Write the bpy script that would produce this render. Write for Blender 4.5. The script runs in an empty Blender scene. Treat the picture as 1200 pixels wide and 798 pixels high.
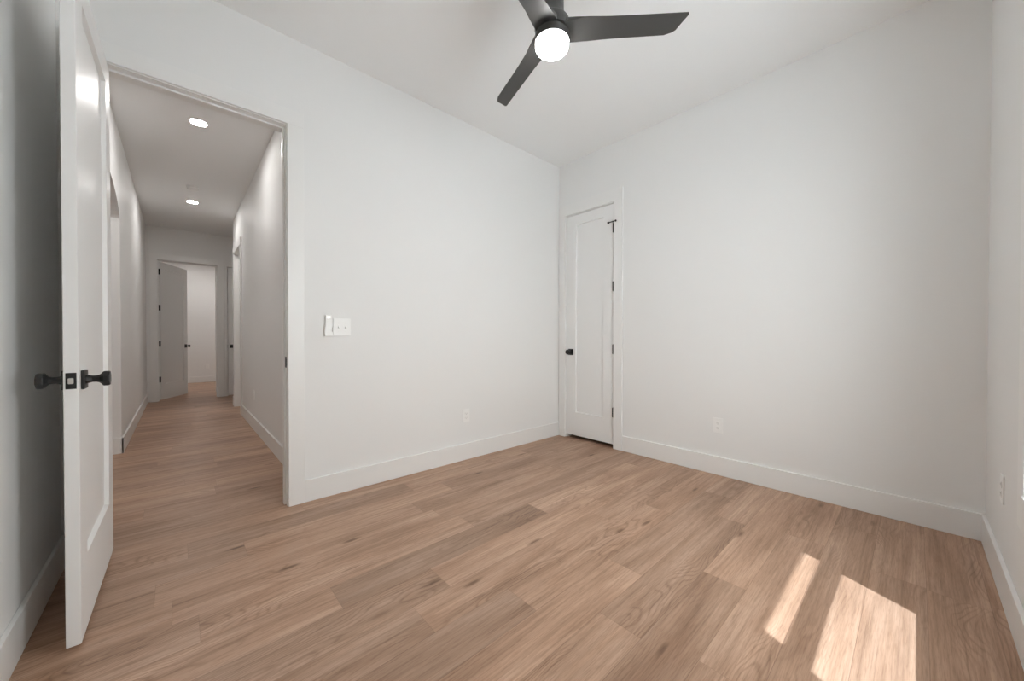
import bpy, bmesh, math, random
from mathutils import Vector, Matrix

random.seed(7)
sc = bpy.context.scene
COL = sc.collection

# ------------------------------------------------------------------ camera
CAM_YAW, CAM_PITCH, CAM_ROLL, CAM_H = 0.8328, -0.0095, 0.001, 1.0887
cam = bpy.data.cameras.new('camera')
cam.sensor_fit = 'HORIZONTAL'
cam.sensor_width = 36.0
cam.lens = 430.108 / 1200 * 36.0
cam.shift_y = 3.0255 / 1200
cam.clip_start = 0.02
cam_ob = bpy.data.objects.new('camera', cam)
COL.objects.link(cam_ob)
F = Vector((math.cos(CAM_YAW) * math.cos(CAM_PITCH), math.sin(CAM_YAW) * math.cos(CAM_PITCH), math.sin(CAM_PITCH)))
R = Vector((math.sin(CAM_YAW), -math.cos(CAM_YAW), 0))
U = R.cross(F)
R2 = R * math.cos(CAM_ROLL) + U * math.sin(CAM_ROLL)
U2 = -R * math.sin(CAM_ROLL) + U * math.cos(CAM_ROLL)
cam_ob.matrix_world = Matrix(((R2.x, U2.x, -F.x, 0), (R2.y, U2.y, -F.y, 0), (R2.z, U2.z, -F.z, CAM_H), (0, 0, 0, 1)))
sc.camera = cam_ob

# ------------------------------------------------------------------ view, world, sun
sc.view_settings.view_transform = 'Standard'
sc.view_settings.look = 'None'
sc.view_settings.gamma = 1.0
sc.view_settings.use_curve_mapping = False
sc.view_settings.exposure = -0.27
sc.cycles.max_bounces = 20
sc.cycles.diffuse_bounces = 14
sc.cycles.glossy_bounces = 5
sc.cycles.transparent_max_bounces = 12
sc.cycles.sample_clamp_indirect = 8.0
sc.cycles.use_denoising = True

SKY_STRENGTH = 13.0
SUN_STRENGTH = 10.2
FAN_LIGHT = 62
DOWN_LIGHT = 300

wd = bpy.data.worlds.new('sky')
sc.world = wd
wd.use_nodes = True
bg = wd.node_tree.nodes['Background']
bg.inputs['Color'].default_value = (0.965, 0.98, 0.985, 1)
bg.inputs['Strength'].default_value = SKY_STRENGTH

sun_l = bpy.data.lights.new('sun', 'SUN')
sun_l.energy = SUN_STRENGTH
sun_l.angle = 0.009
sun_l.color = (0.88, 1.0, 1.14)
sun = bpy.data.objects.new('sun', sun_l)
SUN_DIR = Vector((0.49, 1.0, -2.45)).normalized()
sun.rotation_euler = SUN_DIR.to_track_quat('-Z', 'Y').to_euler()
sun.location = (1, -6, 14)
COL.objects.link(sun)

# ------------------------------------------------------------------ room numbers (metres)
XB, YA, YD, XC, H = 3.222, 2.746, -0.262, -0.420, 3.048
WT = 0.12                     # wall thickness
YA2 = YA + WT
HL, HR, HE = -0.405, 0.680, 8.87   # hall left face, right face, end face
HE2 = HE + WT
FAR = 12.15
GX0, GX1 = 1.255, 2.013       # window glass edges
WX0, WX1, WZ0, WZ1 = 1.188, 2.080, 0.55, 2.46
BB_H, BB_T = 0.148, 0.015

# portal that tells the sampler where the sky comes in
pl = bpy.data.lights.new('sky_portal', 'AREA')
pl.shape = 'RECTANGLE'
pl.size, pl.size_y = WX1 - WX0, WZ1 - WZ0
pl.cycles.is_portal = True
po = bpy.data.objects.new('sky_portal', pl)
po.location = ((WX0 + WX1) / 2, YD - 0.125, (WZ0 + WZ1) / 2)
po.rotation_euler = (math.radians(90), 0, 0)
COL.objects.link(po)


# ------------------------------------------------------------------ materials
def new_mat(name):
    m = bpy.data.materials.new(name)
    m.use_nodes = True
    return m, m.node_tree, m.node_tree.nodes['Principled BSDF']


def simple(name, col, rough=0.5, metal=0.0, bump=0.0, scale=60.0, spec=0.5):
    m, nt, p = new_mat(name)
    p.inputs['Base Color'].default_value = (*col, 1)
    p.inputs['Roughness'].default_value = rough
    p.inputs['Metallic'].default_value = metal
    p.inputs['Specular IOR Level'].default_value = spec
    if bump:
        tc = nt.nodes.new('ShaderNodeTexCoord')
        n = nt.nodes.new('ShaderNodeTexNoise')
        n.inputs['Scale'].default_value = scale
        n.inputs['Detail'].default_value = 4
        b = nt.nodes.new('ShaderNodeBump')
        b.inputs['Strength'].default_value = bump
        b.inputs['Distance'].default_value = 0.002
        nt.links.new(tc.outputs['Object'], n.inputs['Vector'])
        nt.links.new(n.outputs['Fac'], b.inputs['Height'])
        nt.links.new(b.outputs['Normal'], p.inputs['Normal'])
    return m


M_WALL = simple('wall_paint', (0.822, 0.824, 0.818), 0.55, bump=0.10, scale=120, spec=0.3)
M_CEIL = simple('ceiling_paint', (0.875, 0.882, 0.882), 0.8, bump=0.10, scale=140, spec=0.2)
M_TRIM = simple('trim_paint', (0.83, 0.83, 0.82), 0.32, spec=0.5)
M_DOOR = simple('door_paint', (0.83, 0.832, 0.826), 0.40, spec=0.4)
M_BLACK = simple('black_hardware', (0.012, 0.012, 0.012), 0.38, bump=0.05, scale=300)
M_FAN = simple('fan_charcoal', (0.052, 0.051, 0.049), 0.45, bump=0.08, scale=200)
M_PLATE = simple('white_plastic', (0.87, 0.87, 0.86), 0.32)
M_SLOT = simple('grey_slot', (0.40, 0.40, 0.39), 0.6)
M_STEEL = simple('brushed_latch', (0.62, 0.61, 0.58), 0.35, metal=0.6, bump=0.05, scale=400)
M_GROUND = simple('pale_bounce_ground', (0.69, 0.71, 0.73), 0.9, bump=0.2, scale=12)
M_ROOF = simple('soffit_paint', (0.70, 0.70, 0.68), 0.8, bump=0.1, scale=30)


def emission(name, col, strength):
    m, nt, p = new_mat(name)
    p.inputs['Base Color'].default_value = (0.9, 0.9, 0.9, 1)
    p.inputs['Emission Color'].default_value = (*col, 1)
    p.inputs['Emission Strength'].default_value = strength
    return m


M_LENS = emission('fan_lens_glow', (1.0, 0.985, 0.97), FAN_LIGHT)
M_LED = emission('led_disc_glow', (1.0, 0.97, 0.945), DOWN_LIGHT)


def glass_mat():
    m, nt, p = new_mat('window_glass')
    out = nt.nodes['Material Output']
    nt.nodes.remove(p)
    tr = nt.nodes.new('ShaderNodeBsdfTransparent')
    tr.inputs['Color'].default_value = (0.97, 0.985, 0.98, 1)
    gl = nt.nodes.new('ShaderNodeBsdfGlossy')
    gl.inputs['Roughness'].default_value = 0.02
    lw = nt.nodes.new('ShaderNodeLayerWeight')
    pw = nt.nodes.new('ShaderNodeMath'); pw.operation = 'POWER'; pw.inputs[1].default_value = 5.0
    fr = nt.nodes.new('ShaderNodeMath'); fr.operation = 'MULTIPLY_ADD'; fr.inputs[1].default_value = 0.6; fr.inputs[2].default_value = 0.03
    nt.links.new(lw.outputs['Facing'], pw.inputs[0])
    nt.links.new(pw.outputs[0], fr.inputs[0])
    mx = nt.nodes.new('ShaderNodeMixShader')
    nt.links.new(fr.outputs[0], mx.inputs[0])
    nt.links.new(tr.outputs[0], mx.inputs[1])
    nt.links.new(gl.outputs[0], mx.inputs[2])
    nt.links.new(mx.outputs[0], out.inputs['Surface'])
    return m


M_GLASS = glass_mat()


def floor_mat():
    m, nt, p = new_mat('oak_plank')
    N, L = nt.nodes.new, nt.links.new

    def math_(op, a, b=None):
        n = N('ShaderNodeMath')
        n.operation = op
        for i, v in enumerate((a, b)):
            if v is None:
                continue
            if isinstance(v, (int, float)):
                n.inputs[i].default_value = v
            else:
                L(v, n.inputs[i])
        return n.outputs[0]

    def mapping(vec, sx, sy, sz=1.0):
        n = N('ShaderNodeMapping')
        n.inputs['Scale'].default_value = (sx, sy, sz)
        L(vec, n.inputs['Vector'])
        return n.outputs[0]

    def noise(vec, scale, detail, rough=0.55, dist=0.0):
        n = N('ShaderNodeTexNoise')
        n.inputs['Scale'].default_value = scale
        n.inputs['Detail'].default_value = detail
        n.inputs['Roughness'].default_value = rough
        n.inputs['Distortion'].default_value = dist
        L(vec, n.inputs['Vector'])
        return n.outputs['Fac']

    def ramp(fac, *stops):
        n = N('ShaderNodeValToRGB')
        e = n.color_ramp.elements
        while len(e) < len(stops):
            e.new(0.5)
        for i, (pos, c) in enumerate(stops):
            e[i].position = pos
            e[i].color = (*c, 1) if not isinstance(c, (int, float)) else (c, c, c, 1)
        L(fac, n.inputs[0])
        return n.outputs[0]

    def mix(kind, fac, a, b):
        n = N('ShaderNodeMix')
        n.data_type = 'RGBA'
        n.blend_type = kind
        if isinstance(fac, (int, float)):
            n.inputs[0].default_value = fac
        else:
            L(fac, n.inputs[0])
        for s, v in ((6, a), (7, b)):
            if isinstance(v, tuple):
                n.inputs[s].default_value = (*v, 1)
            else:
                L(v, n.inputs[s])
        return n.outputs[2]

    g = N('ShaderNodeUVMap'); g.uv_map = 'grain'
    k = N('ShaderNodeUVMap'); k.uv_map = 'plank'
    at = N('ShaderNodeAttribute'); at.attribute_name = 'tone'
    gv = g.outputs[0]
    # broad soft figure, streaks, fine pores
    broad = noise(mapping(gv, 1.1, 7.0), 1.0, 3, 0.5, 0.6)
    streak = noise(mapping(gv, 1.5, 38.0), 1.0, 5, 0.62, 0.35)
    pores = noise(mapping(gv, 16.0, 300.0), 1.0, 3, 0.6)
    # cathedral figure: warped bands
    warp = noise(mapping(gv, 1.6, 5.5), 1.0, 2, 0.45)
    sep = N('ShaderNodeSeparateXYZ'); L(gv, sep.inputs[0])
    wig = noise(mapping(gv, 14.0, 40.0), 1.0, 2, 0.5)
    ph = math_('ADD', math_('MULTIPLY', warp, 120.0), math_('MULTIPLY', wig, 1.8))
    ph = math_('ADD', ph, math_('MULTIPLY', sep.outputs[1], 330.0))
    rings = math_('MULTIPLY_ADD', math_('SINE', ph), 0.5)
    rings.node.inputs[2].default_value = 0.5
    rings = math_('POWER', rings, 4.0)
    mask = ramp(noise(mapping(gv, 0.9, 4.0), 1.0, 2), (0.50, 0.0), (0.62, 1.0))
    rings_m = math_('MULTIPLY', rings, mask)
    # knots and dark flecks
    vor = N('ShaderNodeTexVoronoi')
    vor.inputs['Scale'].default_value = 1.0
    L(mapping(gv, 1.7, 6.4), vor.inputs['Vector'])
    wob = noise(mapping(gv, 9.0, 30.0), 1.0, 3)
    kd = math_('ADD', vor.outputs['Distance'], math_('MULTIPLY', wob, 0.10))
    knot = ramp(kd, (0.085, 1.0), (0.16, 0.0))
    fleck = ramp(noise(mapping(gv, 3.2, 22.0), 1.0, 4, 0.6, 0.8), (0.66, 0.0), (0.80, 1.0))

    fine = noise(mapping(gv, 2.6, 120.0), 1.0, 4, 0.6, 0.25)
    base = ramp(broad, (0.28, (0.352, 0.224, 0.157)), (0.50, (0.462, 0.311, 0.228)), (0.72, (0.562, 0.398, 0.306)))
    st = ramp(streak, (0.30, (0.58, 0.53, 0.49)), (0.46, (0.93, 0.92, 0.91)), (0.68, (1.12, 1.11, 1.10)))
    c = mix('MULTIPLY', 0.66, base, st)
    fn = ramp(fine, (0.34, (0.66, 0.61, 0.57)), (0.50, (0.98, 0.97, 0.96)), (0.66, (1.14, 1.14, 1.14)))
    c = mix('MULTIPLY', 0.55, c, fn)
    po_ = ramp(pores, (0.35, (0.74, 0.70, 0.67)), (0.52, (1.0, 1.0, 1.0)))
    c = mix('MULTIPLY', 0.70, c, po_)
    c = mix('MULTIPLY', math_('MULTIPLY', rings_m, 0.50), c, (0.50, 0.43, 0.38))
    c = mix('MULTIPLY', math_('MULTIPLY', fleck, 0.70), c, (0.50, 0.42, 0.37))
    c = mix('MULTIPLY', math_('MULTIPLY', knot, 0.85), c, (0.30, 0.23, 0.18))
    # plank to plank tone
    hsv = N('ShaderNodeHueSaturation')
    L(c, hsv.inputs['Color'])
    L(at.outputs['Fac'], hsv.inputs['Value'])
    hsv.inputs['Saturation'].default_value = 1.12
    c = hsv.outputs['Color']
    # tight bevelled seams between planks
    sk = N('ShaderNodeSeparateXYZ'); L(k.outputs[0], sk.inputs[0])
    ev = math_('MINIMUM', sk.outputs[1], math_('SUBTRACT', 0.176, sk.outputs[1]))
    eu = math_('MINIMUM', sk.outputs[0], math_('SUBTRACT', sk.outputs[2], sk.outputs[0]))
    seam = ramp(math_('MULTIPLY', ev, 100.0), (0.06, 1.0), (0.14, 0.0))
    endm = ramp(math_('MULTIPLY', sk.outputs[0], 100.0), (0.06, 1.0), (0.16, 0.0))
    sm = math_('MAXIMUM', seam, endm)
    c = mix('MULTIPLY', math_('MULTIPLY', sm, 0.55), c, (0.42, 0.36, 0.32))
    L(c, p.inputs['Base Color'])
    rr = ramp(streak, (0.3, 0.44), (0.7, 0.36))
    L(rr, p.inputs['Roughness'])
    p.inputs['Specular IOR Level'].default_value = 0.5
    b = N('ShaderNodeBump')
    b.inputs['Strength'].default_value = 0.22
    b.inputs['Distance'].default_value = 0.0015
    hgt = math_('SUBTRACT', math_('MULTIPLY', pores, 0.5), math_('MULTIPLY', sm, 1.0))
    L(hgt, b.inputs['Height'])
    L(b.outputs['Normal'], p.inputs['Normal'])
    return m


M_FLOOR = floor_mat()


# ------------------------------------------------------------------ mesh helpers
def box_into(bm, x0, x1, y0, y1, z0, z1, bev=0.0, mat=None):
    if x0 > x1: x0, x1 = x1, x0
    if y0 > y1: y0, y1 = y1, y0
    if z0 > z1: z0, z1 = z1, z0
    t = bmesh.new()
    bmesh.ops.create_cube(t, size=1)
    for v in t.verts:
        v.co = Vector((x0 + (v.co.x + .5) * (x1 - x0), y0 + (v.co.y + .5) * (y1 - y0), z0 + (v.co.z + .5) * (z1 - z0)))
    if bev:
        bmesh.ops.bevel(t, geom=list(t.edges), offset=bev, segments=2, affect='EDGES', profile=0.6)
    if mat is not None:
        t.transform(mat)
    me = bpy.data.meshes.new('tmp')
    t.to_mesh(me); t.free()
    bm.from_mesh(me)
    bpy.data.meshes.remove(me)


def lathe_into(bm, prof, seg=32, mat=None, caps=True):
    t = bmesh.new()
    rings = []
    for r, z in prof:
        rings.append([t.verts.new((r * math.cos(2 * math.pi * i / seg), r * math.sin(2 * math.pi * i / seg), z)) for i in range(seg)])
    for a, b in zip(rings, rings[1:]):
        for i in range(seg):
            j = (i + 1) % seg
            t.faces.new((a[i], a[j], b[j], b[i]))
    if caps:
        t.faces.new(list(reversed(rings[0])))
        t.faces.new(rings[-1])
    bmesh.ops.recalc_face_normals(t, faces=t.faces)
    if mat is not None:
        t.transform(mat)
    me = bpy.data.meshes.new('tmp')
    t.to_mesh(me); t.free()
    bm.from_mesh(me)
    bpy.data.meshes.remove(me)


def obj(name, bm, mat, parent=None, smooth=False):
    me = bpy.data.meshes.new(name)
    bm.to_mesh(me); bm.free()
    me.materials.append(mat)
    if smooth:
        for p in me.polygons:
            p.use_smooth = True
        try:
            me.set_sharp_from_angle(angle=math.radians(38))
        except Exception:
            pass
    o = bpy.data.objects.new(name, me)
    COL.objects.link(o)
    if parent is not None:
        o.parent = parent
    return o


def boxes(name, lst, mat, parent=None, bev=0.0, smooth=False):
    bm = bmesh.new()
    for b in lst:
        box_into(bm, *b, bev=bev)
    return obj(name, bm, mat, parent, smooth)


def tag(o, label, cat, group=None, kind=None):
    o['label'] = label
    o['category'] = cat
    if group: o['group'] = group
    if kind: o['kind'] = kind
    return o


def struct(o, label, cat):
    return tag(o, label, cat, kind='structure')


def empty(name, loc=(0, 0, 0), rz=0.0):
    o = bpy.data.objects.new(name, None)
    o.empty_display_size = 0.1
    o.location = loc
    o.rotation_euler = (0, 0, rz)
    COL.objects.link(o)
    return o


# ------------------------------------------------------------------ floor: planks run along X
def build_floor():
    W = 0.176
    X0, X1, Y0, Y1 = -2.3, 3.95, YD - 0.05, 12.3
    known = {0: .487, 1: .88, -1: 1.273, 3: 1.058, 4: 1.578, 5: 2.46, 6: 1.82, 8: 2.87, -3: -.08, -5: .03, 2: 1.72 + .2, 7: 1.30, 9: 1.20}
    lengths = {8: 1.52}
    # tone read from the photograph for some planks: (row, index after the known joint) -> brightness
    tones = {(0, 0): .80, (0, -1): 1.04, (0, 1): 1.06, (1, 0): 1.08, (1, -1): .90, (3, -1): .84, (3, 0): 1.04, (4, -1): 1.06, (4, 0): .90,
             (5, -1): .88, (5, 0): 1.02, (6, -1): .86, (6, 0): 1.06, (7, 0): 1.0, (8, -1): .95, (8, 0): .92, (-1, -1): 1.05, (-1, 0): .90,
             (-5, 0): .85, (-5, 1): 1.0, (-3, -1): .88, (-3, 0): 1.0, (2, -1): 1.03, (2, 0): .97, (9, 0): .90, (9, 1): 0.95}
    rng = random.Random(21)
    bm = bmesh.new()
    ug = bm.loops.layers.uv.new('grain')
    uk = bm.loops.layers.uv.new('plank')
    tl = bm.faces.layers.float.new('tone')
    top = int(math.floor((1.72 - Y0) / W)) + 1
    bot = int(math.floor((1.72 - Y1) / W)) - 1
    for row in range(bot, top):
        PL = lengths.get(row, 1.22)
        ya, yb = 1.72 - (row + 1) * W, 1.72 - row * W
        start = known.get(row)
        if start is None:
            start = rng.uniform(0, PL)
        n0 = -int(math.ceil((start - X0) / PL))
        i = n0
        while True:
            xa, xb = start + i * PL, start + (i + 1) * PL
            if xa >= X1: break
            y0c, y1c = max(ya, Y0), min(yb, Y1)
            xac, xbc = max(xa, X0), min(xb, X1)
            tone = tones.get((row, i), rng.uniform(.86, 1.07))
            ox, oy = rng.uniform(0, 60), rng.uniform(0, 60)
            if y1c > y0c and xbc > xac:
                vs = [bm.verts.new(c) for c in ((xac, y0c, 0), (xbc, y0c, 0), (xbc, y1c, 0), (xac, y1c, 0))]
                f = bm.faces.new(vs)
                f[tl] = tone
                for lp in f.loops:
                    x, y = lp.vert.co.x, lp.vert.co.y
                    lp[ug].uv = (x + ox, y + oy)
                    lp[uk].uv = (x - xa, y - ya)
            i += 1
    # the slab under the planks
    return obj('floor', bm, M_FLOOR)


struct(build_floor(), 'brown oak plank floor running through bedroom and hallway', 'floor')

# ------------------------------------------------------------------ shell
struct(boxes('ceiling', [(-2.42, 4.1, YD - 0.14, 12.3, H, H + 0.12)], M_CEIL), 'flat pale grey ceiling of room and hallway', 'ceiling')

# window wall (behind and beside the camera)
struct(boxes('wall_front', [
    (XC - WT, WX0, YD - 0.14, YD, 0, H), (WX1, XB + WT, YD - 0.14, YD, 0, H),
    (WX0, WX1, YD - 0.14, YD, 0, WZ0), (WX0, WX1, YD - 0.14, YD, WZ1, H)], M_WALL),
    'white painted window wall at the right edge of the room', 'wall')

# wall B with the closet door
CY0, CY1, CZ = 2.030, 2.640, 2.458       # closet clear opening
struct(boxes('wall_right', [
    (XB, XB + WT, YD, CY0 - .02, 0, H), (XB, XB + WT, CY1 + .02, YA, 0, H),
    (XB, XB + WT, CY0 - .02, CY1 + .02, CZ + .02, H)], M_WALL),
    'plain white wall holding the narrow closet door', 'wall')
struct(boxes('wall_closet', [(XB + .62, XB + .70, 1.2, YA2, 0, H), (XB + WT, XB + .62, 1.2, 1.28, 0, H), (XB + WT, XB + .62, YA, YA2, 0, H)], M_WALL),
    'inside walls of the closet behind the narrow door', 'wall')

# wall A with the doorway
DX0, DX1, DZ = -0.268, 0.521, 2.474
struct(boxes('wall_back', [
    (XC - WT, DX0 - .02, YA, YA2, 0, H), (DX1 + .02, XB + WT, YA, YA2, 0, H),
    (DX0 - .02, DX1 + .02, YA, YA2, DZ + .02, H)], M_WALL),
    'white wall with the hallway doorway and light switch', 'wall')
# wall C
struct(boxes('wall_left', [(XC - WT, XC, YD, YA, 0, H)], M_WALL), 'shaded white wall behind the open bedroom door', 'wall')

# hallway left wall with an arched opening
def arch_wall():
    ya, yb, zs, rise = 3.30, 5.09, 2.20, 0.27
    bm = bmesh.new()
    x0, x1 = HL - WT, HL
    box_into(bm, x0, x1, YA2, ya, 0, H)
    box_into(bm, x0, x1, yb, HE, 0, H)
    n = 28
    yc, a = (ya + yb) / 2, (yb - ya) / 2
    pts = []
    for i in range(n + 1):
        t = math.pi - math.pi * i / n
        pts.append((yc + a * math.cos(t), zs + rise * math.sin(t)))
    lo0 = [bm.verts.new((x0, y, z)) for y, z in pts]
    lo1 = [bm.verts.new((x1, y, z)) for y, z in pts]
    hi0 = [bm.verts.new((x0, y, H)) for y, z in pts]
    hi1 = [bm.verts.new((x1, y, H)) for y, z in pts]
    for i in range(n):
        bm.faces.new((lo1[i], lo1[i + 1], hi1[i + 1], hi1[i]))
        bm.faces.new((lo0[i + 1], lo0[i], hi0[i], hi0[i + 1]))
        bm.faces.new((lo0[i], lo0[i + 1], lo1[i + 1], lo1[i]))
        bm.faces.new((hi1[i], hi1[i + 1], hi0[i + 1], hi0[i]))
    return obj('wall_hall_left', bm, M_WALL)


struct(arch_wall(), 'hallway wall on the left with an arched opening', 'wall')
RY0, RY1, RZ, REND = 6.60, 7.40, 2.458, 7.62
struct(boxes('wall_hall_right', [
    (HR, HR + WT, YA2, RY0 - .02, 0, H), (HR, HR + WT, RY1 + .02, REND, 0, H),
    (HR, HR + WT, RY0 - .02, RY1 + .02, RZ + .02, H), (HR + WT, 1.6, REND - WT, REND, 0, H)], M_WALL),
    'hallway wall on the right with a cased side doorway', 'wall')
EX0, EX1, EZ = -0.262, 0.545, 2.470
KX0, KX1 = 0.700, 1.320
struct(boxes('wall_hall_end', [
    (-2.3, EX0 - .02, HE, HE2, 0, H), (EX1 + .02, KX0 - .02, HE, HE2, 0, H), (KX1 + .02, 2.6, HE, HE2, 0, H),
    (EX0 - .02, EX1 + .02, HE, HE2, EZ + .02, H), (KX0 - .02, KX1 + .02, HE, HE2, EZ + .02, H)], M_WALL),
    'end wall of the hallway around the far doorway', 'wall')
struct(boxes('wall_far_room', [(-2.3, 2.6, FAR, FAR + WT, 0, H), (-2.42, -2.3, HE, FAR + WT, 0, H), (2.5, 2.62, HE2, FAR, 0, H),
                               (KX1 + .1, KX1 + .2, HE2, HE2 + .8, 0, H), (KX0 - .12, KX0 - .04, HE2, HE2 + .8, 0, H), (KX0 - .12, KX1 + .2, HE2 + .8, HE2 + .9, 0, H)], M_WALL),
    'white wall of the far room beyond the hallway', 'wall')
struct(boxes('wall_side_rooms', [
    (-2.42, -2.3, YA2 - WT, 6.2, 0, H), (-2.3, HL - WT, YA2 - WT, YA2, 0, H), (-2.3, HL - WT, 6.1, 6.2, 0, H),
    (2.3, 2.42, YA2, REND, 0, H), (HR + WT, 2.3, 5.4, 5.5, 0, H), (1.6, 2.42, REND - WT, REND, 0, H),
    (1.6, 1.72, REND, HE, 0, H)], M_WALL), 'side room walls beyond the hallway openings', 'wall')

# ------------------------------------------------------------------ baseboards
def bb(name, runs, label):
    """runs: (x0, x1, y0, y1) footprints"""
    bm = bmesh.new()
    for r in runs:
        box_into(bm, r[0], r[1], r[2], r[3], 0.0, BB_H, bev=0.003)
    return struct(obj(name, bm, M_TRIM), label, 'baseboard')


CAS = 0.100
T = BB_T
bb('baseboard_back', [(DX1 + CAS, XB, YA - T, YA)], 'tall white baseboard under the light switch wall')
bb('baseboard_right', [(XB - T, XB, YD, CY0 - CAS - .004)], 'tall white baseboard from closet door to room corner')
bb('baseboard_front', [(XC, XB, YD, YD + T)], 'white baseboard under the window at right edge')
bb('baseboard_left', [(XC, XC + T, YD, YA)], 'shaded white baseboard behind the open bedroom door')
bb('baseboard_hall_left', [(HL, HL + T, 5.09 - T, HE - .02), (HL - WT, HL + T, 5.09 - T, 5.09), (HL, HL + T, YA2, 3.30)], 'white baseboard along the left of hallway')
bb('baseboard_hall_right', [(HR - T, HR, YA2, RY0 - CAS), (HR - T, HR, RY1 + CAS, REND + T)], 'white baseboard along the right of hallway')
bb('baseboard_far', [(-2.3, 2.5, FAR - T, FAR)], 'white baseboard in the room beyond the hallway')


# ------------------------------------------------------------------ door trim
def cased(name, label, axis, a0, a1, ztop, face, depth, cas_l, cas_r, head, stop_at, other=True):
    """jamb, stop and casing round a doorway. axis 'x': opening spans X at wall Y=face..face+depth."""
    root = empty(name)
    struct(root, label, 'door trim')
    J = 0.019

    def bx(p0, p1, q0, q1, z0, z1):
        return (p0, p1, q0, q1, z0, z1) if axis == 'x' else (q0, q1, p0, p1, z0, z1)
    d0, d1 = face - .002, face + depth + .002
    if depth < 0:
        d0, d1 = face + .002, face + depth - .002
    boxes('jamb', [bx(a0 - J, a0, d0, d1, 0, ztop + J), bx(a1, a1 + J, d0, d1, 0, ztop + J), bx(a0, a1, d0, d1, ztop, ztop + J)], M_TRIM, root, bev=.0015)
    s0, s1 = stop_at, stop_at + .036
    boxes('door_stop', [bx(a0, a0 + .011, s0, s1, 0, ztop), bx(a1 - .011, a1, s0, s1, 0, ztop), bx(a0 + .011, a1 - .011, s0, s1, ztop - .011, ztop)], M_TRIM, root, bev=.0015)
    rv = 0.005
    sgn = -1 if depth > 0 else 1
    faces = [(face, face + sgn * .017)]
    if other:
        faces.append((face + depth, face + depth - sgn * .017))
    for f0, f1 in faces:
        boxes('casing', [bx(a0 - cas_l, a0 - rv, f0, f1, 0, ztop + rv), bx(a1 + rv, a1 + cas_r, f0, f1, 0, ztop + rv),
                         bx(a0 - cas_l, a1 + cas_r, f0, f1, ztop + rv, ztop + head)], M_TRIM, root, bev=.002)
    return root


t1 = cased('trim_1', 'white flat casing round the open hallway doorway', 'x', DX0, DX1, DZ, YA, WT, .140, CAS, .10, YA + .040)
# strike plate on the right jamb
bm = bmesh.new()
box_into(bm, DX1 - .003, DX1 + .001, YA + .006, YA + .038, .905, .975, bev=.001)
box_into(bm, DX1 - .006, DX1 - .001, YA - .004, YA + .010, .918, .962, bev=.001)
o = obj('strike_plate', bm, M_BLACK, t1); o['label'] = 'black strike plate'
t2 = cased('trim_2', 'white flat casing round the narrow closet door', 'y', CY0, CY1, CZ, XB, WT, CAS, .088, .125, XB + .044, other=False)
t3 = cased('trim_3', 'white casing round the doorway at hallway end', 'x', EX0, EX1, EZ, HE, WT, CAS, CAS, .105, HE + .040)
t4 = cased('trim_4', 'white casing round the right side doorway of hallway', 'y', RY0, RY1, RZ, HR, WT, CAS, CAS, .10, HR + .06)
t5 = cased('trim_5', 'white casing of the closed door at hallway end corner', 'x', KX0, KX1, EZ, HE, WT, .050, CAS, .105, HE + .042, other=False)


# ------------------------------------------------------------------ doors
def knob_into(bm, ox, oy, oz, sgn, w=.0335):
    """square rose, slim neck and flared eight-sided knob, sticking out along sgn*Y"""
    box_into(bm, ox - w, ox + w, oy, oy + sgn * .009, oz - w, oz + w, bev=.002)
    prof = [(.0175, .008), (.0150, .016), (.0125, .024), (.0125, .034), (.0150, .041), (.0210, .047), (.0265, .050), (.0285, .053), (.0285, .0640), (.0260, .0680), (.010, .0690)]
    mt = Matrix.Translation((ox, oy, oz)) @ Matrix.Rotation(-sgn * math.pi / 2, 4, 'X') @ Matrix.Rotation(math.pi / 8, 4, 'Z')
    lathe_into(bm, prof, 8, mt)


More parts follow.
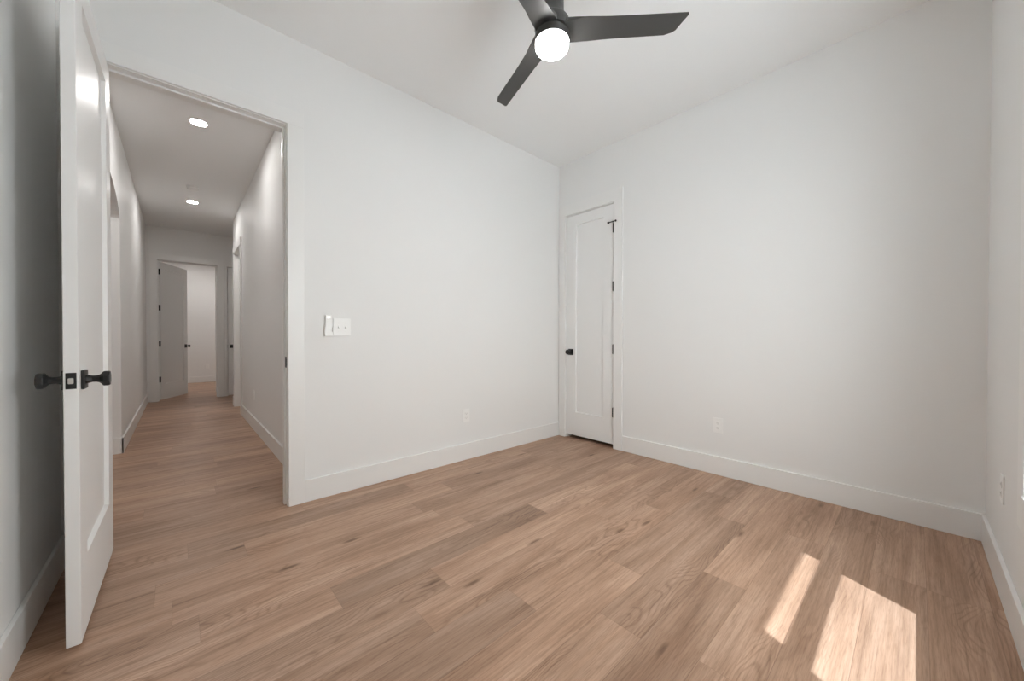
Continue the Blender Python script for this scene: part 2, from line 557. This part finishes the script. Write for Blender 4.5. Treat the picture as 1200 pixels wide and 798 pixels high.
def door(name, label, loc, rz, w, z0, z1, hinge_y, knobs=(1, -1), stile=.118, top=.115, bottom=.290, knob_z=.944, hinge_z=(.335, .99, 1.63, 2.24), t=.036, pin_stop=False, leaf=False):
    root = empty(name, loc, rz)
    struct(root, label, 'door')
    # frame of stiles and rails, chamfered towards a recessed flat panel, both faces
    bm = bmesh.new()
    d = .015
    xa, xb, za, zb = stile, w - stile, bottom, z1 - top
    c = .006

    def ring(x0, x1, zz0, zz1, y):
        return [bm.verts.new(p) for p in ((x0, y, zz0), (x1, y, zz0), (x1, y, zz1), (x0, y, zz1))]

    def bridge(p, q):
        for i in range(4):
            j = (i + 1) % 4
            bm.faces.new((p[i], p[j], q[j], q[i]))
    e = .0015
    side = []
    for y, s in ((0, -1), (-t, 1)):
        o2 = ring(0, w, z0, z1, y + s * e)
        o1 = ring(e, w - e, z0 + e, z1 - e, y)
        i1 = ring(xa, xb, za, zb, y)
        i2 = ring(xa + c, xb - c, za + c, zb - c, y + s * d)
        bridge(o2, o1); bridge(o1, i1); bridge(i1, i2)
        side.append((o2, i2))
    bridge(side[0][0], side[1][0])
    bmesh.ops.recalc_face_normals(bm, faces=bm.faces)
    obj('door_frame', bm, M_DOOR, root)
    boxes('panel', [(xa + .002, xb - .002, -t + d, -d, za + .002, zb - .002)], M_DOOR, root)
    kx = w - .062
    for s in knobs:
        bm = bmesh.new()
        knob_into(bm, kx, 0 if s > 0 else -t, knob_z, s)
        o = obj('knob', bm, M_BLACK, root, smooth=False)
        o['label'] = 'black door knob on square rose'
    # latch plate on the free edge, bolt in it
    o = boxes('latch_plate', [(w - .001, w + .0022, -t / 2 - .0125, -t / 2 + .0125, knob_z - .028, knob_z + .028)], M_BLACK, root, bev=.001)
    o['label'] = 'black latch plate on the door edge'
    o2 = boxes('latch_bolt', [(w - .001, w + .010, -t / 2 - .0065, -t / 2 + .0065, knob_z - .010, knob_z + .010)], M_STEEL, o, bev=.003)
    o2['label'] = 'pale metal latch bolt'
    for hz in hinge_z:
        bm = bmesh.new()
        lathe_into(bm, [(.0055, hz - .047), (.0068, hz - .045), (.0068, hz + .045), (.0055, hz + .047)], 12, Matrix.Translation((.001, hinge_y, 0)))
        box_into(bm, -.0035, .0012, min(hinge_y, -t + .002 if hinge_y > 0 and leaf else -t / 2), max(hinge_y, -t / 2), hz - .050, hz + .050)
        if leaf: box_into(bm, -.016, -.002, -t, -.002, hz - .050, hz + .050)
        o = obj('hinge', bm, M_BLACK, root)
        o['label'] = 'black hinge'
    if pin_stop:
        bm = bmesh.new()
        hz = hinge_z[-1] + .060
        yy = hinge_y + .004
        box_into(bm, -.030, .056, yy - .003, yy + .003, hz - .004, hz + .004)
        box_into(bm, -.010, .008, yy - .009, yy + .009, hz - .006, hz + .004, bev=.001)
        lathe_into(bm, [(.009, -.008), (.0105, -.004), (.0105, .004), (.009, .008)], 14, Matrix.Translation((.056, yy, hz)) @ Matrix.Rotation(math.pi / 2, 4, 'X'))
        lathe_into(bm, [(.009, -.008), (.0105, -.004), (.0105, .004), (.009, .008)], 14, Matrix.Translation((-.030, yy, hz)) @ Matrix.Rotation(math.pi / 2, 4, 'X'))
        o = obj('hinge_pin_stop', bm, M_BLACK, root)
        o['label'] = 'black hinge pin door stop with two bumpers'
    return root


door('door_1', 'white one panel door swung open beside the hallway doorway', (-.250, YA - .008, 0), math.radians(-90.5), .776, .020, 2.438, -.036 - .004)
door('door_2', 'narrow white closed closet door in the corner of room', (XB + .006, CY0 + .003, 0), math.pi / 2, .604, .036, 2.452, .0165, knobs=(1,), stile=.125, top=.108, knob_z=.952,
     hinge_z=(.36, .993, 1.622, 2.205), pin_stop=True)
door('door_3', 'white door standing ajar at the far end of hallway', (EX0 + .004, HE2 - .004, 0), math.radians(63), .795, .018, 2.455, .004, hinge_z=(.376, 1.007, 1.645, 2.28), knob_z=.958, knobs=(1, -1), leaf=True)
door('door_4', 'closed white door half hidden at hallway end corner', (KX1 - .003, HE + .006, 0), math.pi, .612, .018, 2.460, .004, knobs=(1,), knob_z=.956)

# ------------------------------------------------------------------ window beside the camera
w1 = empty('window_1', ((WX0 + WX1) / 2, YD, WZ0))
struct(w1, 'tall white sash window at the right of the room', 'window')


def wpart(name, lst, mat, parent=w1, bev=0.0):
    off = Vector(w1.location) if parent is not None else Vector((0, 0, 0))
    l2 = [(b[0] - off.x, b[1] - off.x, b[2] - off.y, b[3] - off.y, b[4] - off.z, b[5] - off.z) for b in lst]
    return boxes(name, l2, mat, parent, bev)


YG_L, YG_U = -.3285, -.3615
wpart('window_frame', [(WX0, WX0 + .030, YD - .138, YD, WZ0, WZ1), (WX1 - .030, WX1, YD - .138, YD, WZ0, WZ1),
                       (WX0 + .03, WX1 - .03, YD - .138, YD, WZ1 - .03, WZ1), (WX0 + .03, WX1 - .03, YD - .138, YD, WZ0, WZ0 + .012)], M_TRIM)
wpart('window_stool', [(WX0 - .003, WX1 + .003, YD - .06, YD + .022, WZ0 - .006, WZ0 + .018)], M_TRIM, bev=.003)
wpart('window_casing', [(WX0 - .104, WX0 - .004, YD, YD + .017, WZ0 - .11, WZ1 + .004), (WX1 + .004, WX1 + .104, YD, YD + .017, WZ0 - .11, WZ1 + .004),
                        (WX0 - .104, WX1 + .104, YD, YD + .017, WZ1 + .004, WZ1 + .115), (WX0 - .004, WX1 + .004, YD, YD + .017, WZ0 - .11, WZ0 - .006)], M_TRIM, bev=.002)
ZM = 1.4975


def sash(yc, z0, z1, bot, top):
    a, b = yc - .0165, yc + .0165
    s = wpart('sash', [(WX0 + .03, GX0, a, b, z0, z1), (GX1, WX1 - .03, a, b, z0, z1), (GX0, GX1, a, b, z0, z0 + bot), (GX0, GX1, a, b, z1 - top, z1)], M_TRIM)
    off = Vector(w1.location)
    boxes('pane', [(GX0 - off.x, GX1 - off.x, yc - .002 - off.y, yc + .002 - off.y, z0 + bot - off.z, z1 - top - off.z)], M_GLASS, s)


sash(YG_L, WZ0 + .012, ZM + .0275, .050, .055)
sash(YG_U, ZM - .0275, WZ1 - .03, .055, .045)
struct(boxes('roof', [(-3, 5, -.90, YD - .14, 3.17, 3.22), (-3, 5, -.92, -.90, 3.1727, 3.36)], M_ROOF), 'roof eave outside above the sash window', 'roof')
struct(boxes('ground', [(-14, 18, -22, YD - .14, -.35, -.25)], M_GROUND), 'unseen ground outside the sash window, pale to bounce light in', 'ground')  # out of view, made pale to throw light up to the ceiling


# ------------------------------------------------------------------ ceiling fan
FX, FY = 1.400, 1.242
BLZ = 2.640
fan = empty('ceiling_fan', (FX, FY, H))
tag(fan, 'charcoal three blade ceiling fan with round lit lens', 'ceiling fan')


def fz(z): return z - H


bm = bmesh.new()
lathe_into(bm, [(.068, fz(H - .001)), (.070, fz(H - .02)), (.066, fz(H - .05)), (.045, fz(H - .066)), (.018, fz(H - .072))], 40)
obj('canopy', bm, M_FAN, fan, True)
bm = bmesh.new()
lathe_into(bm, [(.0125, fz(2.975)), (.0125, fz(2.83))], 20)
obj('downrod', bm, M_FAN, fan, True)
bm = bmesh.new()
lathe_into(bm, [(.018, fz(2.868)), (.034, fz(2.862)), (.052, fz(2.845)), (.058, fz(2.825)), (.058, fz(2.74)), (.062, fz(2.715)), (.074, fz(2.690)), (.080, fz(2.675))], 48)
obj('motor_housing', bm, M_FAN, fan, True)
bm = bmesh.new()
lathe_into(bm, [(.078, fz(2.690)), (.086, fz(2.680)), (.088, fz(2.650)), (.084, fz(2.632)), (.076, fz(2.628)), (.076, fz(2.620))], 48)
obj('hub', bm, M_FAN, fan, True)
bm = bmesh.new()
lathe_into(bm, [(.078, fz(2.619)), (.0865, fz(2.617)), (.0875, fz(2.585)), (.086, fz(2.582)), (.081, fz(2.582))], 48)
obj('light_ring', bm, M_FAN, fan, True)
bm = bmesh.new()
prof = [(.083, fz(2.584)), (.083, fz(2.562))]
for i in range(1, 9):
    a = math.pi / 2 * i / 8
    prof.append((.055 + .028 * math.cos(a), fz(2.562 - .022 * math.sin(a))))
prof += [(.03, fz(2.5395)), (.006, fz(2.539))]
lathe_into(bm, prof, 48)
o = obj('light_lens', bm, M_LENS, fan, True); o['label'] = 'glowing white round lens'


def blade_mesh():
    """one blade along +X of its own frame: broad root melting into the hub, raked tip, pitched and slightly cupped"""
    bm = bmesh.new()
    nL, nC = 30, 10
    grid_t, grid_b = [], []
    for i in range(nL + 1):
        s = i / nL
        rt, rb = [], []
        for j in range(nC + 1):
            c = j / nC                       # 0 = trailing (counter-clockwise side), 1 = leading (clockwise side)
            r_end = .602 + .054 * c
            # rounded corner on the short side of the tip
            if c < .22: r_end -= .040 * ((.22 - c) / .22) ** 2
            if c > .94: r_end -= .008
            r = .060 + (r_end - .060) * s
            rr = (r - .06) / .6
            half = .0545 + .006 * math.exp(-((rr - .10) / .20) ** 2) - .003 * rr
            if r < .14: half += .0
            y = (.5 - c) * 2 * half          # +y is counter-clockwise
            pitch = math.radians(13.5) * min(1, max(0, (r - .05) / .12)) * (1 - .18 * rr)
            yy = y * math.cos(pitch)
            zz = -y * math.sin(pitch)        # clockwise edge (y<0) higher
            cup = -.010 * (1 - (y / half) ** 2) * (1 - .4 * rr)
            th = .0045 * (1 - .75 * abs(y / half) ** 3) + (.012 * max(0, 1 - (r - .06) / .10))
            rt.append(bm.verts.new((r, yy, zz + cup * -.6 + th)))
            rb.append(bm.verts.new((r, yy, zz + cup * -.6 - th)))
        grid_t.append(rt); grid_b.append(rb)
    for i in range(nL):
        for j in range(nC):
            bm.faces.new((grid_t[i][j], grid_t[i + 1][j], grid_t[i + 1][j + 1], grid_t[i][j + 1]))
            bm.faces.new((grid_b[i][j], grid_b[i][j + 1], grid_b[i + 1][j + 1], grid_b[i + 1][j]))
        for j in (0, nC):
            bm.faces.new((grid_t[i][j], grid_b[i][j], grid_b[i + 1][j], grid_t[i + 1][j]))
    for i in (0, nL):
        for j in range(nC):
            bm.faces.new((grid_t[i][j], grid_t[i][j + 1], grid_b[i][j + 1], grid_b[i][j]))
    bmesh.ops.recalc_face_normals(bm, faces=bm.faces)
    return bm


b0 = obj('blade', blade_mesh(), M_FAN, fan, True)
for k, ang in enumerate((-46.4, 73.6, 193.6)):
    b = b0 if k == 0 else b0.copy()
    if k: COL.objects.link(b)
    b.location = (0, 0, fz(BLZ))
    b.rotation_euler = (0, 0, math.radians(ang))


# ------------------------------------------------------------------ recessed lights and smoke detector
def recessed(x, y, label, group=None):
    r = empty('recessed_light', (x, y, H))
    tag(r, label, 'ceiling light', group)
    bm = bmesh.new()
    lathe_into(bm, [(.074, -.0005), (.074, -.004), (.070, -.007), (.060, -.007), (.058, -.004), (.058, -.0005)], 40)
    obj('light_trim', bm, M_PLATE, r, True)
    bm = bmesh.new()
    lathe_into(bm, [(.0575, -.0006), (.0575, -.0045), (.050, -.0052), (.004, -.0054)], 40)
    o = obj('light_disc', bm, M_LED, r, True); o['label'] = 'glowing white disc'
    return r


recessed(.146, 4.37, 'bright recessed downlight nearest the doorway in hallway ceiling', 'hallway downlights')
recessed(.161, 6.95, 'bright recessed downlight beyond the smoke detector in hallway ceiling', 'hallway downlights')
recessed(-.95, 10.9, 'added unseen downlight at the left of the far room')  # unseen lamp, added to lift the far room wall
recessed(1.10, 9.75, 'added unseen downlight in the far room right of its door')  # added out of view to light the face of the ajar door
recessed(.25, 11.2, 'added unseen downlight in the middle of the far room')  # extra lamp out of view, added to brighten the far room
recessed(1.35, 11.0, 'added unseen downlight at the right of the far room')  # unseen, added to light the far wall and the ajar door
recessed(-1.3, 4.2, 'added unseen downlight in the room beyond the hallway arch')  # added unseen lamp that brightens the arch jamb
recessed(1.5, 6.7, 'added unseen downlight in the room behind the right side doorway')  # unseen lamp added to light this side room

sd = empty('smoke_detector', (.150, 6.27, H))
tag(sd, 'small round white smoke detector on hallway ceiling between downlights', 'smoke detector')
bm = bmesh.new()
lathe_into(bm, [(.066, -.0005), (.066, -.010), (.062, -.013)], 36)
obj('mounting_base', bm, M_PLATE, sd, True)
bm = bmesh.new()
lathe_into(bm, [(.058, -.013), (.058, -.034), (.050, -.044), (.030, -.048), (.004, -.048)], 36)
obj('sensor_cover', bm, M_PLATE, sd, True)


# ------------------------------------------------------------------ switch, fan remote, outlets
def wall_frame(face, u, z):
    """(location, rotation) for a plate whose local -Y looks into the room"""
    if face == 'A': return (u, YA, z), 0.0
    if face == 'B': return (XB, u, z), -math.pi / 2
    if face == 'D': return (u, YD, z), math.pi
    if face == 'HR': return (HR, u, z), -math.pi / 2
    if face == 'FAR': return (u, FAR, z), 0.0


def outlet(face, u, z, label):
    loc, rz = wall_frame(face, u, z)
    r = empty('wall_outlet', loc, rz)
    tag(r, label, 'outlet', 'white wall outlets')
    boxes('cover_plate', [(-.037, .037, -.0055, -.0003, -.060, .060)], M_PLATE, r, bev=.002)
    for s in (-1, 1):
        bm = bmesh.new()
        box_into(bm, -.0165, .0165, -.0075, -.005, s * .0195 - .0145, s * .0195 + .0145, bev=.0022)
        rc = obj('receptacle', bm, M_PLATE, r)
        boxes('slots', [(-.0075, -.0050, -.0079, -.0072, s * .0195 - .004, s * .0195 + .007), (.0050, .0072, -.0079, -.0072, s * .0195 - .003, s * .0195 + .006),
                        (-.0022, .0022, -.0079, -.0072, s * .0195 - .0105, s * .0195 - .006)], M_SLOT, rc)
    bm = bmesh.new()
    lathe_into(bm, [(.0030, 0), (.0026, .0010), (.0006, .0012)], 12, Matrix.Translation((0, -.0054, 0)) @ Matrix.Rotation(math.pi / 2, 4, 'X'))
    obj('screw', bm, M_PLATE, r)
    return r


outlet('A', 1.932, .398, 'white duplex outlet on the wall right of light switch')
outlet('B', 1.068, .398, 'white duplex outlet on wall right of the closet door')
outlet('D', 2.655, .440, 'white outlet seen edge-on at the right edge of photo')
outlet('HR', 5.40, .415, 'white outlet low on the right wall of hallway')
outlet('FAR', .545, .400, 'white outlet on the far room wall beyond hallway')

loc, rz = wall_frame('A', .862, 1.176)
sw = empty('light_switch', loc, rz)
tag(sw, 'white double toggle light switch on wall beside the doorway', 'light switch')
boxes('switch_plate', [(-.0585, .0585, -.0055, -.0003, -.060, .060)], M_PLATE, sw, bev=.002)
for sx in (-.023, .023):
    bm = bmesh.new()
    box_into(bm, sx - .006, sx + .006, -.0068, -.005, -.014, .014, bev=.0008)
    tg = obj('toggle_collar', bm, M_PLATE, sw)
    bm = bmesh.new()
    mt = Matrix.Translation((sx, -.006, 0)) @ Matrix.Rotation(math.radians(22), 4, 'X')
    box_into(bm, -.0045, .0045, -.015, .002, -.004, .004, bev=.0012, mat=mt)
    o = obj('toggle', bm, M_PLATE, tg)
for sz in (-.030, .030):
    for sx in (-.023, .023):
        bm = bmesh.new()
        lathe_into(bm, [(.0028, 0), (.0024, .0010), (.0006, .0012)], 12, Matrix.Translation((sx, -.0054, sz)) @ Matrix.Rotation(math.pi / 2, 4, 'X'))
        obj('screw', bm, M_PLATE, sw)

loc, rz = wall_frame('A', .770, 1.184)
rm = empty('fan_remote', loc, rz)
tag(rm, 'slim white fan remote in wall cradle left of light switch', 'remote control')
bm = bmesh.new()
box_into(bm, -.026, .026, -.007, -.0003, -.070, .004, bev=.002)
box_into(bm, -.026, -.022, -.024, -.003, -.070, -.010, bev=.0012)
box_into(bm, .022, .026, -.024, -.003, -.070, -.010, bev=.0012)
box_into(bm, -.026, .026, -.024, -.003, -.072, -.066, bev=.0012)
box_into(bm, -.026, .026, -.025, -.0215, -.070, -.042, bev=.0012)
obj('cradle', bm, M_PLATE, rm)
body = boxes('remote_body', [(-.0205, .0205, -.0205, -.0075, -.064, .072)], M_PLATE, rm, bev=.003)
for i in range(4):
    boxes('button', [(-.012, .012, -.0215, -.0203, .014 + i * .0135, .023 + i * .0135)], M_STEEL if i == 3 else M_PLATE, body, bev=.0004)
